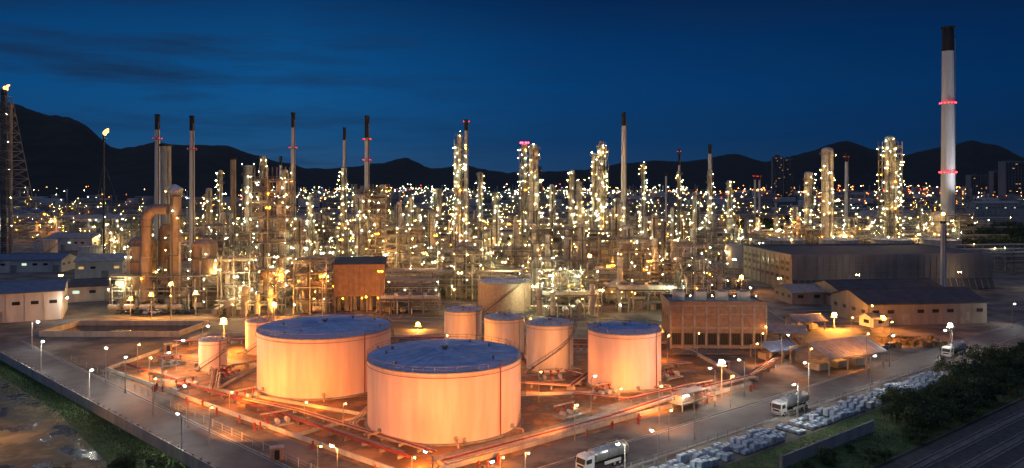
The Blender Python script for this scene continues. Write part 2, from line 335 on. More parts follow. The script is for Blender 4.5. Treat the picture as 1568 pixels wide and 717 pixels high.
tflood(*ld(58,31),9,(*ld(40,22),0),11000,(1,.5,.17),.2)  # unseen pole added past the frame edge to light the sand lot
tflood(112,232,8,(118,246,0),22000,SO);tflood(64,206,7,(70,212,0),12000,SO);tflood(120,262,8,(128,258,0),18000,SO);tflood(30,150,6,(30,172,0),12000,SO);tflood(76,200,7,(60,196,0),9000,SO)
# ---------------------------------------------------------------- process plant kit
LM=['lamp_warm','lamp_neutral','lamp_neutral','lamp_green','lamp_warm','lamp_sodium']
def steel_frame(m,x0,y0,w,d,h,fl,bay,rg,br,lamps=True,eq=True,z0=0,dn=1.0):
    nx=max(1,round(w/bay));ny=max(1,round(d/bay));bx=w/nx;by=d/ny;nf=int(h/fl)
    for i in range(nx+1):
        for j in range(ny+1): m.box(x0+i*bx,y0+j*by,z0+h/2,.4,.4,h,'steel')
    for k in range(1,nf+1):
        z=z0+k*fl
        for j in range(ny+1): m.box(x0+w/2,y0+j*by,z,w,.22,.36,'steel')
        for i in range(nx+1): m.box(x0+i*bx,y0+d/2,z+.004,.22,d,.36,'steel')
        for i in range(nx):
            for j in range(ny):
                if rg.random()<.5: m.box(x0+(i+.5)*bx,y0+(j+.5)*by,z+.22,bx-.1,by-.1,.06,'grating')
        for yy in(y0-.15,y0+d+.15):
            for hh in(.65,1.2): m.box(x0+w/2,yy,z+hh,w,.06,.06,'steel')
            for i in range(nx*3+1): m.box(x0+i*bx/3,yy,z+.7,.06,.06,1.1,'steel')
        for xx in(x0-.15,x0+w+.15):
            for hh in(.65,1.2): m.box(xx,y0+d/2,z+hh,.06,d,.06,'steel')
        for i in range(nx):
            if rg.random()<.45:
                s=rg.choice((0,1));m.beam((x0+(i+s)*bx,y0-.05,z-fl),(x0+(i+1-s)*bx,y0-.05,z),.2,'steel')
        if eq:
            for i in range(nx):
                for j in range(ny):
                    q=rg.random();cx=x0+(i+.5)*bx;cy=y0+(j+.5)*by
                    if q<.25:
                        r=rg.uniform(.6,1.2);m.cyl((cx-bx*.42,cy,z-fl+.5+r),(cx+bx*.42,cy,z-fl+.5+r),r,rg.choice(('cladding','vessel','vessel_rust')),12)
                    elif q<.5:
                        r=rg.uniform(.6,1.3);hh=rg.uniform(.5,1)*fl*rg.choice((1,1,2));m.cyl((cx,cy,z-fl+.3),(cx,cy,z-fl+.3+hh),r,rg.choice(('cladding','vessel','vessel_rust','vessel')),12);m.ball(cx,cy,z-fl+.3+hh,r,'cladding',12,6,.5)
                    elif q<.62: m.box(cx,cy,z-fl+1.4,bx*.6,by*.5,1.8,rg.choice(('vessel','steel_dark','concrete')))
            for _ in range(3):
                yy=y0+rg.uniform(-.6,d+.6);zz=z-rg.uniform(.5,1.5);m.cyl((x0-1,yy,zz),(x0+w+1,yy,zz),rg.uniform(.1,.26),rg.choice(('cladding','vessel','steel')),6)
        if lamps:
            for i in range(nx+1):
                if rg.random()<.21*dn: m.bulb(x0+i*bx+.5,y0-.9,z-rg.uniform(.5,1.2),br*rg.choice((.7,1,1,1.7)),rg.choice(LM))
                if rg.random()<.06*dn: m.bulb(x0+i*bx+.3,y0+d+.3,z-.9,br,rg.choice(LM))
            for j in range(ny+1):
                if rg.random()<.09*dn: m.bulb(x0-.7,y0+j*by,z-.8,br,rg.choice(LM))
                if rg.random()<.09*dn: m.bulb(x0+w+.7,y0+j*by,z-.8,br,rg.choice(LM))
    for _ in range(int(nx*2.5)):
        xx=x0+rg.uniform(0,w);yy=y0+rg.choice((-.5,d+.5));hh=rg.uniform(.4,1)*h;r=rg.uniform(.12,.35)
        m.cyl((xx,yy,z0),(xx,yy,z0+hh),r,rg.choice(('cladding','vessel','steel')),6)
    for k in range(nf):
        s=1 if k%2 else -1;cx=x0+w+1.6
        m.beam((cx,y0+d/2-s*2.2,z0+k*fl),(cx,y0+d/2+s*2.2,z0+(k+1)*fl),.22,'steel')
        m.beam((cx,y0+d/2-s*2.2,z0+k*fl+1),(cx,y0+d/2+s*2.2,z0+(k+1)*fl+1),.07,'steel')
        m.box(cx,y0+d/2+s*2.8,z0+(k+1)*fl,1.6,1.2,.1,'grating')
def column(m,x,y,r,h,rg,br,mat='vessel',plat=6.5,lamps=1.0,seg=20):
    m.cyl((x,y,0),(x,y,h),r,mat,seg);m.ball(x,y,h,r,mat,seg,6,.5);m.cyl((x,y,0),(x,y,2.2),r*1.08,'concrete',seg)
    z=6.0;k=0
    while z<h+.5:
        a0=rg.uniform(0,6.28);a1=a0+rg.uniform(3.0,5.6)
        if z>h-plat: a1=a0+6.28
        m.annulus(x,y,z,r,r+1.25,'grating',14,a0,a1);m.railring(x,y,z,r+1.2,'steel',12,a0,a1,.045)
        for q in range(3):
            a=a0+(a1-a0)*q/2.5;m.beam((x+r*math.cos(a),y+r*math.sin(a),z-1.2),(x+(r+1.2)*math.cos(a),y+(r+1.2)*math.sin(a),z-.1),.1,'steel')
        nb=rg.choice((1,1,2,2))
        for q in range(nb):
            if rg.random()<lamps:
                a=-1.57+rg.uniform(-1.5,1.5);m.bulb(x+(r+1.6)*math.cos(a),y+(r+1.6)*math.sin(a),z+rg.choice((-.8,1.9)),br*rg.choice((.75,1,1.4)),rg.choice(LM[:5]))
        z+=plat*rg.uniform(.8,1.2);k+=1
    for q in range(3):
        a=rg.uniform(-2.8,-.3);rr=r+.45;pr=rg.uniform(.15,.38);zz=h*rg.uniform(.55,1.0)
        c,s=math.cos(a),math.sin(a);m.path([(x+(rr+.3)*c,y+(rr+.3)*s,1),(x+(rr+.3)*c,y+(rr+.3)*s,zz),(x+r*c*.8,y+r*s*.8,zz+.3)],pr,rg.choice(('cladding','vessel')),8)
    a=rg.uniform(-2.4,-.7);c,s=math.cos(a),math.sin(a)
    m.box(x+(r+.55)*c,y+(r+.55)*s,h/2,.6,.5,h*.96,'grating',a)
def make_structure(seed,w,d,h,br):
    rg=random.Random(seed);m=MB();steel_frame(m,-w/2,-d/2,w,d,h,4.2,5.5,rg,br)
    for _ in range(rg.choice((1,2,2))): column(m,rg.uniform(-w/2+2,w/2-2),rg.uniform(-d/2+2,d/2-2),rg.uniform(.8,1.6),h+rg.uniform(4,14),rg,br,rg.choice(('vessel','cladding')),6.5,.5)
    return m.mesh('process_structure')
def make_column(seed,r,h,br,n=1):
    rg=random.Random(seed);m=MB()
    for i in range(n): column(m,(i-(n-1)/2)*(r*2+3.2),rg.uniform(-1,1),r*rg.uniform(.9,1.3),h*rg.uniform(.65,1.0) if i else h,rg,br,rg.choice(('vessel','cladding')),6.5,.6)
    return m.mesh('distillation_column')
def make_rack(seed,Ln,br):
    rg=random.Random(seed);m=MB();W=7
    lv=(5,7.5,10)
    n=int(Ln/6)
    for i in range(n+1):
        x=-Ln/2+i*6
        for y in(-W/2,W/2): m.box(x,y,5.2,.35,.35,10.4,'steel')
        for z in lv: m.box(x,0,z-.2,.28,W-.4,.32,'steel')
        if i%3==0 and i<n:
            m.beam((x,-W/2,0.2),(x+6,-W/2,5),.15,'steel');m.beam((x+6,-W/2,.2),(x,-W/2,5),.15,'steel')
        if rg.random()<.36: m.bulb(x+.3,-W/2-.7,rg.choice((4.2,6.8,11)),br*rg.choice((1,1,1.6)),rg.choice(LM))
        if rg.random()<.1: m.bulb(x+.3,W/2+.3,rg.choice((4.2,9)),br,rg.choice(LM))
    for y in(-W/2,W/2):
        for z in lv: m.box(0,y,z-.55,Ln,.18,.25,'steel')
    for z in lv:
        y=-W/2+.6
        while y<W/2-.4:
            r=rg.uniform(.1,.34);a=-Ln/2-1;b=Ln/2+1
            if rg.random()<.3: a+=rg.uniform(0,Ln*.5)
            if rg.random()<.85:
                m.cyl((a,y,z+r),(b,y,z+r),r,rg.choice(('cladding','vessel','vessel','steel','pipe_pale')),8)
            y+=r*2+rg.uniform(.15,.5)
    for _ in range(int(Ln/12)):
        x=rg.uniform(-Ln/2,Ln/2);r=rg.uniform(.12,.25);m.path([(x,-W/2-.6,.5),(x,-W/2-.6,7.9),(x,0,7.9)],r,'cladding',6)
    return m.mesh('pipe_rack')
def make_exch(seed,br):
    rg=random.Random(seed);m=MB()
    for i in range(5):
        x=-10+i*4.8;r=rg.uniform(.7,1.3);z=rg.choice((2.2,2.2,5))
        if rg.random()<.5: m.cyl((x,-4,z),(x,4,z),r,rg.choice(('cladding','vessel','vessel_rust')),14);m.box(x,-2.5,z/2-.3,1.4,.5,z-.5,'concrete');m.box(x,2.5,z/2-.3,1.4,.5,z-.5,'concrete')
        else:
            hh=rg.uniform(5,12);m.cyl((x,0,.8),(x,0,hh),r,rg.choice(('cladding','vessel')),14);m.ball(x,0,hh,r,'cladding',14,6,.6)
            m.annulus(x,0,hh*.7,r,r+1,'grating',12);m.railring(x,0,hh*.7,r+1,'steel',10,t=.045)
        m.path([(x+1.6,-3,.4),(x+1.6,-3,rg.uniform(3,6)),(x+1.6,5,4)],rg.uniform(.12,.25),'cladding',6)
        if rg.random()<.5: m.cyl((x+2.2,-4.5,0),(x+2.2,-4.5,4.5),.06,'steel',5);m.bulb(x+2.2,-4.5,4.7,br*1.2,rg.choice(LM))
    m.cyl((-13,4.5,3.2),(13,4.5,3.2),.25,'cladding',8);m.cyl((-13,5.3,3.2),(13,5.3,3.2),.18,'vessel',8)
    for i in range(6): m.box(-12+i*4.8,4.9,1.6,.3,1.6,3,'steel')
    return m.mesh('heat_exchanger_bank')
def make_heater(seed,br):
    rg=random.Random(seed);m=MB()
    m.box(0,0,7,11,7,9,'vessel_rust' if seed%2 else 'vessel')
    for x in(-5,-1.7,1.7,5):
        for y in(-3,3): m.box(x,y,1.25,.5,.5,2.5,'steel')
        m.box(x,-3.6,7,.3,.2,9,'steel');
    for z in(3.2,7,11): m.box(0,-4.1,z,12.4,1.1,.12,'grating');m.box(0,-4.6,z+1.1,12.4,.06,.06,'steel');m.box(0,-4.6,z+.55,12.4,.06,.06,'steel')
    m.add([(-5.5,-3.5,11.5),(5.5,-3.5,11.5),(5.5,3.5,11.5),(-5.5,3.5,11.5),(-2,-1.5,15),(2,-1.5,15),(2,1.5,15),(-2,1.5,15)],[(0,1,5,4),(1,2,6,5),(2,3,7,6),(3,0,4,7),(4,5,6,7)],'vessel')
    m.cyl((0,0,15),(0,0,30),1.2,'vessel',14);m.annulus(0,0,24,1.2,2.2,'grating');m.railring(0,0,24,2.2,'steel',10)
    for z in(4.4,8.5,12.6):
        for x in(-4,0,4):
            if rg.random()<.35: m.bulb(x,-5.4,z,br,rg.choice(LM))
    return m.mesh('fired_heater')
def make_cooler(seed,br):
    rg=random.Random(seed);m=MB()
    steel_frame(m,-11,-4,22,8,8.4,4.2,5.5,rg,br,True,True)
    for i in range(4):
        m.box(-8.25+i*5.5,0,9.9,5.2,8.4,1.6,'cladding');m.cyl((-8.25+i*5.5,0,10.7),(-8.25+i*5.5,0,11.4),2.1,'steel_dark',18)
    return m.mesh('air_cooler')
def kit(br,sd):
    return dict(st=[make_structure(sd+i,*a,br) for i,a in enumerate(((22,11,21),(17,11,29.5),(28,11,17),(16.5,11,25.5),(22,16,34)))],
      co=[make_column(sd+10+i,*a[:2],br,a[2]) for i,a in enumerate(((1.5,38,2),(2.1,32,1),(1.2,30,3),(1.8,44,1)))],
      ra=[make_rack(sd+20+i,60,br) for i in range(3)],ex=[make_exch(sd+30+i,br) for i in range(3)],he=[make_heater(sd+40+i,br) for i in range(2)],ac=[make_cooler(sd+50,br)])
KN=kit(.15,100);KF=kit(.23,300)
WID=dict(st=24,co=12,ex=27,he=15,ac=25);NM=dict(st='process_structure',co='distillation_column',ex='heat_exchanger_bank',he='fired_heater',ac='air_cooler')
rows=[297,318,340,364,390,420,452,486,522,562,606,655,710,775,850,940,1040,1160,1290]
PCOL=[(1,.62,.20),(1,.52,.15),(1,.76,.36),(.95,.92,.48),(1,.34,.05),(1,.66,.26)]
def fill_mast(x,y,z,pw,br,c=None):  # added mast, a fixture for a point light that brightens the steelwork
    m=MB();m.cyl((0,0,0),(0,0,z),.16,'steel',8,.09);m.box(0,0,z,1.6,.3,.15,'steel');c=c or R.choice(PCOL)
    nm='lamp_sodium' if c[1]<.4 else R.choice(('lamp_warm','lamp_neutral'))
    m.bulb(.6,0,z-.35,br,nm);m.bulb(-.6,0,z-.35,br,nm);o=build(m,'fill_light_mast',x,y);point('fill_mast_light',(0,0,z-.5),pw,c,.2,o)
for ri,y in enumerate(rows):
    K=KN if y<470 else KF
    if y<330:a,b=wx(335,y),wx(1085,y)
    elif y<480:a,b=wx(300,y),wx(1078,y)
    elif y<620:a,b=wx(150,y),(wx(1130,y) if y<540 else wx(1430,y))
    else:a,b=wx(-20,y),wx(1500,y)
    x=a+R.uniform(0,8)
    while x<b:
        k=R.choices(['st','co','ex','he','ac'],[4.2 if y<620 else 2.2,3 if y<620 else 1.5,3,1.2,1.6])[0];wd=WID[k]*R.uniform(.9,1.05);cx=x+wd/2
        ok=True
        if y<400 and -49<cx<-39: ok=False
        if y<330 and abs(cx-wx(772,302))<24: ok=False
        if y<330 and -80<cx<-42: ok=False
        if y<345 and cx<-85: ok=False
        if y>700 and R.random()<.35: ok=False
        if ok: place(R.choice(K[k]),NM[k],cx,y+R.uniform(-2,2),0,R.choice((0,0,math.pi)),(1,1,R.uniform(.6,1.0)*(1 if y<450 else .82 if y<600 else .62)))
        x+=wd+R.uniform(0,6)*(1 if y<600 else 4)
    x=a
    while x<b-20:
        if not(y<330 and -90<x+30<-35) and R.random()<.8: place(R.choice(K['ra']),'pipe_rack',x+30,y+10.5,0,0,(1,1,R.uniform(.75,1.15)))
        x+=62
    if y<800:
        st=27 if y<500 else 50;x=a+R.uniform(0,st/2)
        while x<b:
            if R.random()<.85: fill_mast(x,y-9.5,R.uniform(8,17),R.uniform(4500,13000)*(1 if y<500 else 2.2),.28 if y<500 else .36)
            x+=st*R.uniform(.75,1.25)
for x,y,r in((-34,335,0),(-30,360,math.pi/2),(-86,330,math.pi/2),(20,345,math.pi/2),(70,340,math.pi/2),(-60,310,0),(90,380,math.pi/2)):
    place(R.choice(KN['ra']),'pipe_rack',x,y,0,r)
for x,y in((20,285),(76,290),(-98,288)): place(R.choice(KN['ex']),'heat_exchanger_bank',x,y)
for px,D in((1500,450),(1560,430),(1540,480),(1480,560),(1340,600),(1200,620)): place(R.choice(KF['ra']),'pipe_rack',wx(px,D),D,0,.1)
for x,y in((-150,300),(-190,330),(-120,420),(-180,440),(-230,470),(-160,520),(-270,560),(-100,290),(112,395),(120,440)): fill_mast(x,y,10,5500,.28)
for x,y in((112,328),(150,340),(200,350),(235,358)): fill_mast(x,y,9,1600,.2,(1,.7,.45))  # masts added by the louvred hall to brighten its front wall
# ---------------------------------------------------------------- landmark columns
def hero(px,top,D,r,br,mat='vessel',name='distillation_column',frame=0,seed=1,plat=5.0,red=False):
    rg=random.Random(seed*7+px);m=MB();h=wz(top,D);br*=.5
    column(m,0,0,r,h,rg,br,mat,plat,1.0,24)
    z=9
    while z<h:
        if rg.random()<.55:
            a=-1.57+rg.uniform(-1.6,1.6);m.bulb(math.cos(a)*(r+1.9),math.sin(a)*(r+1.9),z,br*1.3,rg.choice(LM[:5]))
        z+=plat*.9
    if frame: steel_frame(m,-frame/2,-frame/2,frame,frame,h*.97,4.5,frame/1.6,rg,br,True,False,dn=1.8)
    if red:
        for a in range(6): m.bulb(math.cos(a)*(r+.6),math.sin(a)*(r+.6),h+1.2,.55,'lamp_red')
    return build(m,name,wx(px,D),D)
hero(704,207,420,1.5,.36,frame=5.5,plat=4.2);hero(817,224,400,2.4,.34,mat='cladding',frame=0,plat=5.5);hero(803,222,450,1.6,.3,frame=6,red=True)
hero(921,218,480,1.7,.42,plat=4.5,frame=5);hero(910,236,485,1.6,.42,plat=5);hero(1267,230,560,4.1,.45,mat='cladding',plat=9);hero(1363,212,540,3.6,.5,mat='vessel',frame=11,plat=5,name='reactor_tower')
hero(1238,266,600,3.2,.5);hero(1371,250,560,2.0,.5);hero(380,256,430,2.3,.4,plat=5);hero(404,240,450,1.6,.4,plat=6);hero(436,262,470,2,.42);hero(527,258,520,1.8,.45)
hero(670,291,600,3,.5);hero(735,265,520,1.5,.4);hero(876,262,520,1.8,.42);hero(887,280,500,1.8,.42);hero(985,253,560,1.3,.42);hero(1040,262,540,1,.35);hero(1065,296,420,1.6,.35)
hero(1117,278,640,2.2,.5);hero(1087,262,600,1.8,.5);hero(845,284,470,1.5,.35);hero(760,300,440,1.7,.35);hero(630,300,480,1.5,.4);hero(476,300,410,1.5,.35);hero(320,290,460,1.8,.4);hero(338,262,520,1.3,.4)
hero(550,300,345,1.6,.3);hero(945,305,390,1.7,.3);hero(1003,330,340,1.6,.3);hero(585,285,470,1.8,.4);hero(890,345,320,1.5,.28);hero(456,335,320,1.6,.28);hero(820,372,310,1.3,.25)
def bigframe(px,D,w,d,top,seed,br):
    rg=random.Random(seed);m=MB();h=wz(top,D)
    steel_frame(m,-w/2,-d/2,w,d,h,5,w/2.5,rg,br*.55,dn=1.2);column(m,-w*.2,0,w*.14,h*.9,rg,br*.55,'vessel');column(m,w*.22,1,w*.1,h*.75,rg,br*.55,'cladding')
    return build(m,'reactor_structure',wx(px,D),D)
bigframe(417,312,14,12,256,5,.28);bigframe(568,400,17,12,282,6,.32);bigframe(1060,300,10,9,370,7,.26);bigframe(868,305,10,9,405,8,.25);bigframe(715,330,11,9,372,9,.26);bigframe(1450,560,30,14,322,10,.5);bigframe(970,330,13,10,365,12,.27);bigframe(365,300,12,10,385,13,.27);bigframe(480,295,12,10,395,14,.27)
for px,D,z in((417,292,22),(405,292,40),(700,405,30),(817,385,34),(817,384,50),(912,465,34),(914,465,52),(568,385,24),(1267,540,36),(1255,540,55),(1363,520,36),(1363,525,60),(700,408,56),(385,415,26),(870,300,14),(760,330,16),(640,350,18),(980,315,18),(500,330,20),(1020,370,22),(1200,560,20),(1320,560,20),(1440,545,22)):
    fill_mast(wx(px+12,D),D-5,z,9500 if D<450 else 16000,.26)
# ---------------------------------------------------------------- chimneys
def chimney(px,top,D,rt,rb,rings=(),blackfrac=.12,stripes=False,name='chimney',mat='chimney_white'):
    m=MB();h=wz(top,D);n=24
    def rr(z): return rb+(rt-rb)*z/h
    m.cyl((0,0,0),(0,0,h*(1-blackfrac)),rb,mat,n,rr(h*(1-blackfrac)));m.cyl((0,0,h*(1-blackfrac)),(0,0,h),rr(h*(1-blackfrac))+.06,'black_paint',n,rt+.06)
    m.annulus(0,0,h+.3,rt*.8,rt*1.25,'black_paint',n,th=1.0)
    m.box(rb*.7,-rb*.7,h*.48,.5,.4,h*.94,'steel',.8)
    for py in rings:
        z=wz(py,D);r=rr(z);m.annulus(0,0,z-.6,r,r+1.6,'grating',n,th=.2);m.railring(0,0,z-.6,r+1.5,'steel',n,t=.07)
        big=rb>4;k=14 if big else 4
        for i in range(k): a=6.283*(i+.5)/k;m.bulb((r+1.2)*math.cos(a),(r+1.2)*math.sin(a),z,.5 if big else .2,'lamp_red')
    return build(m,name,wx(px,D),D)
ch=chimney(1451.5,42,600,4.0,5.2,(158,264),.11)
for i,(dx,dy) in enumerate(((-26,-38),(22,-42))):
    s=spot('stack_floodlight',(dx,dy,14),(0,0,95),190000,(.92,.93,1.0),60);s.parent=ch
chimney(241,176,460,1.3,1.9,(212,),.1);chimney(294,178,470,1.3,1.8,(228,),.1);chimney(449,173,480,1.1,1.7,(226,),.1);chimney(527.5,196,540,1.0,1.7,(),.1);chimney(562,178,430,1.2,1.6,(213,245,),.14)
chimney(714,184,520,1.2,1.7,(186,),.08);chimney(955,173,500,1.2,2.0,(),.09);chimney(1087,222,700,1.4,2,(),.1);chimney(1296,236,750,1.3,2,(240,),.1);chimney(1040,229,800,1.0,1.3,(232,),.2)
chimney(254,222,430,2.7,2.8,(),.01,mat='vessel');chimney(357,243,440,1.6,1.6,(),.01,mat='vessel_rust');chimney(1444,340,348,.9,1.2,(),.01);chimney(430,240,600,1,1.2,(),.1);chimney(1020,262,900,1,1.4,(),.1);chimney(1156,268,900,1,1.5,(270,),.1);chimney(1163,268,900,1,1.5,(270,),.1)
def flare(px,top,D,w,pr,lat):
    m=MB();h=wz(top,D)
    m.cyl((0,0,0),(0,0,h),pr,'steel_dark',12)
    if lat:
        m.cyl((pr*2.4,0,0),(pr*2.4,0,h*.93),pr*.6,'vessel_rust',10)
        nl=18
        for k in range(nl):
            z0=h*.97*k/nl;z1=h*.97*(k+1)/nl
            def cor(z): 
                s=w*(1-z/h)*.5+pr+1;return [(-s,-s),(s,-s),(s,s),(-s,s)]
            c0=cor(z0);c1=cor(z1)
            for i in range(4):
                j=(i+1)%4
                m.beam((*c0[i],z0),(*c1[i],z1),.35,'steel');m.beam((*c0[i],z0),(*c1[j],z1),.18,'steel');m.beam((*c0[j],z0),(*c1[i],z1),.18,'steel');m.beam((*c1[i],z1),(*c1[j],z1),.2,'steel')
            if k%3==1: m.bulb(-c0[0][0],c0[0][1],z0,.3,'lamp_neutral')
    else:
        for a in range(3):
            c,s=math.cos(a*2.09+.5),math.sin(a*2.09+.5);m.cyl((18*c,18*s,0),(0,0,h*.8),.06,'steel',4)
    m.annulus(0,0,h-1.5,pr,pr+1.2,'grating');m.cyl((0,0,h),(0,0,h+1),pr*1.2,'steel_dark',12)
    rg=random.Random(px)
    for i in range(7): m.ball(rg.uniform(-.3,1.6)+i*.35,rg.uniform(-.4,.4),h+1.4+i*.38,1.1-.11*i,'flame',8,6,1.2)
    return build(m,'flare_stack',wx(px,D),D)
flare(6,140,480,26,1.7,True);flare(159,208,450,0,.55,False)
# ---------------------------------------------------------------- catalytic cracker with big ducts
m=MB();rg=random.Random(3)
def arc(cx,y,cz,rad,a0,a1,n=8): return [(cx+rad*math.cos(a0+(a1-a0)*i/n),y,cz+rad*math.sin(a0+(a1-a0)*i/n)) for i in range(n+1)]
m.path([(-11.5,0,10),(-11.5,0,34)]+arc(-7,0,34,4.5,math.pi,math.pi/2)+[(-3,0,38.5)],2.0,'vessel_rust',20)
for p in [(-11.5,0,34)]+arc(-7,0,34,4.5,math.pi,math.pi/2): m.ball(*p,2.0,'vessel_rust',16,8)
for z in(14,20,26,32): m.annulus(-11.5,0,z,1.95,2.15,'steel',20,th=.5)
column(m,0,0,2.1,44,rg,.15,'vessel_rust',7);m.ball(0,0,45,2.4,'cladding',16,8)
m.path([(-4,2,46),(-1,1,47),(2,0,45.5)],1.3,'cladding',12)
column(m,-16,7,5.2,25,rg,.15,'vessel_rust',6);column(m,9,6,5.0,24,rg,.15,'vessel_rust',6);column(m,-7,9,3,31,rg,.15,'vessel_rust',7)
m.cyl((-11.5,0,3),(-11.5,0,10),3.2,'vessel_rust',20,2.0)
steel_frame(m,-24,-3,42,12,12.6,4.2,6,rg,.15);steel_frame(m,3,10,12,10,34,4.5,5,rg,.15)
for i in range(5): m.cyl((-22+i*6,-8,1.6),(-18+i*6,-8,1.6),1.1,'cladding',12);m.box(-20+i*6,-8,.4,2.5,1.6,.8,'concrete')
build(m,'catalytic_cracker',wx(269,305),305)
flood(232,282,8,'lamp_sodium',r=.4,pw=16000);flood(300,286,8,'lamp_warm',r=.35,pw=9000,col=(1,.5,.12));flood(200,285,6,'lamp_sodium',r=.3,pw=9000);flood(262,280,12,'lamp_sodium',r=.3,pw=9000,col=(1,.42,.1))
# ---------------------------------------------------------------- buildings
def gable(name,x,y,w,d,hw,hr,rz=0,wall='wall_white',roof='roof_dark',openn=False,wins=True,lit=None,hip=False):
    m=MB();o=.8
    if openn:
        n=max(2,int(w/6))
        for i in range(n+1):
            for yy in(-d/2,d/2): m.box(-w/2+i*w/n,yy,hw/2,.3,.3,hw,'steel')
            m.beam((-w/2+i*w/n,-d/2,hw),(-w/2+i*w/n,0,hr-.2),.2,'steel');m.beam((-w/2+i*w/n,d/2,hw),(-w/2+i*w/n,0,hr-.2),.2,'steel')
        for i in range(n): m.box(-w/2+(i+.5)*w/n,.5,.9,w/n*.6,d*.4,1.8,'roof_tin')
    else:
        m.box(0,0,hw/2,w,d,hw,wall)
        for s in(-1,1):
            m.add([(s*w/2,-d/2,hw),(s*w/2,d/2,hw),(s*w/2,0,hr-.1)],[(0,1,2)],wall)
        n=int(w/5)
        for i in range(n):
            cx=-w/2+(i+.5)*w/n
            m.box(cx-w/n/2,-d/2-.06,hw/2,.25,.12,hw,wall)
            if wins:
                if i%4==2: m.box(cx,-d/2-.02,2,3.4,.1,4,'roof_tin');m.box(cx,-d/2-.1,4.2,3.8,.3,.2,wall)
                else: m.box(cx,-d/2-.01,hw*.62,2.4,.08,1.2,'opening' if (lit is None or i%3) else lit);m.box(cx,-d/2-.07,hw*.62-.7,2.7,.2,.12,wall)
        n=int(d/5)
        for s in(-1,1):
            for i in range(n):
                m.box(s*(w/2+.01),-d/2+(i+.5)*d/n,hw*.6,.08,2.2,1.2,'opening')
    k=int(w/1.2)
    for s in(-1,1):
        m.add([(-w/2-o,s*(d/2+o),hw-.15),(w/2+o,s*(d/2+o),hw-.15),(w/2+o,0,hr),(-w/2-o,0,hr)],[(0,1,2,3)],roof)
        m.add([(-w/2-o,s*(d/2+o),hw-.4),(w/2+o,s*(d/2+o),hw-.4),(w/2+o,s*(d/2+o),hw-.15),(-w/2-o,s*(d/2+o),hw-.15)],[(0,1,2,3)],roof)
        for i in range(k+1):
            xx=-w/2-o+.05+i*(w+2*o-.1)/k;m.beam((xx,s*(d/2+o),hw-.1),(xx,0,hr+.04),.07,roof)
    m.box(0,0,hr+.06,w+2*o,.5,.14,roof)
    return build(m,name,x,y,0,rz)
gable('warehouse',-182,285,34,26,10.5,13,.45,'wall_white','roof_blue');gable('warehouse',-172,330,24,16,6.5,8.5,.35,'wall_white','roof_dark',lit='window_cool')
gable('warehouse',wx(50,430),430,38,18,7,9.5,.1,'wall_white','roof_blue',lit='window_cool');gable('office_building',wx(155,400),402,22,14,9,12,.2,'wall_white','roof_tin',lit='window_lit')
for px,D,w_,h_ in((140,800,70,14),(60,740,60,12),(25,880,60,16),(205,620,30,14),(460,700,50,18),(765,520,22,16),(560,900,60,14),(900,1000,70,16),(1370,900,80,15),(1520,1100,70,20),(120,560,36,12),(640,800,30,14)):
    gable('warehouse',wx(px,D),D,w_,18,h_-3,h_,R.uniform(-.2,.2),R.choice(('wall_white','concrete_pale')),R.choice(('roof_tin','roof_blue')),lit='window_cool')
gable('warehouse',142,282,44,24,7.5,11,.12,'wall_gray','roof_dark');gable('warehouse',148,318,44,20,7,9.5,.12,'wall_gray','roof_dark')
gable('workshop',118,322,14,16,5,7,.12,'wall_gray','roof_tin');gable('guard_house',wx(1330,272),268,7,6,3,4.5,.4,'wall_white','roof_tin')
gable('open_shed',87,210,20,13,4.6,7.2,.45,'steel','roof_tin',True);gable('open_shed',73,219,9,8,3.4,4.8,.4,'steel','roof_blue',True)
gable('open_shed',84,243,12,9,3.6,5,-.3,'steel','roof_tin',True);gable('open_shed',98,262,10,7,3.6,5,.2,'steel','roof_tin',True)
for x,y in((84,208),(91,212)): 
    mm=MB();mm.cyl((0,0,0),(0,0,3.9),.07,'steel',6);mm.box(0,0,3.95,.8,.3,.12,'steel');mm.ball(0,0,3.8,.14,'flood_sodium',8,5);build(mm,'shed_lamp',x,y)
tflood(90,199,11,(87,208,6),12000);tflood(74,230,7,(80,225,1),6000);tflood(106,245,7,(100,240,0),9000)
# large louvred hall
m=MB();W,Dp,H=96,56,15
m.box(0,0,H/2,W,Dp,H,'wall_gray');m.box(0,0,H+.25,W-1.2,Dp-1.2,.5,'roof_dark')
for s in(-1,1): m.box(0,s*(Dp/2-.2),H+.6,W+.8,.5,1.2,'wall_gray');m.box(s*(W/2-.2),0,H+.6,.5,Dp-.3,1.2,'wall_gray')
n=32
for i in range(n+1):
    x=-W/2+i*W/n;m.box(x,-Dp/2-.2,H/2,.28,.4,H,'wall_gray')
    if i<n: m.add([(x+.15,-Dp/2-.06,4.9),(x+W/n-.15,-Dp/2-.06,4.9),(x+W/n-.15,-Dp/2-2.2,.4),(x+.15,-Dp/2-2.2,.4)],[(0,1,2,3)],'steel_dark'); m.beam((x,-Dp/2-2.4,.2),(x,-Dp/2-.1,5.1),.3,'concrete')
for z in(5.2,8.4,11.6): m.box(0,-Dp/2-.25,z,W,.35,.22,'concrete')
for i in range(10):
    for z in(5.5,9.3,12.2): m.box(-W/2-.03,-Dp/2+4+i*5.3,z,.1,3.6,1.5,'opening');
for i in range(11): m.box(-W/2-.2,-Dp/2+1.4+i*5.3,H/2,.4,.5,H,'concrete')
build(m,'cooling_tower_hall',170,383,0,.1)
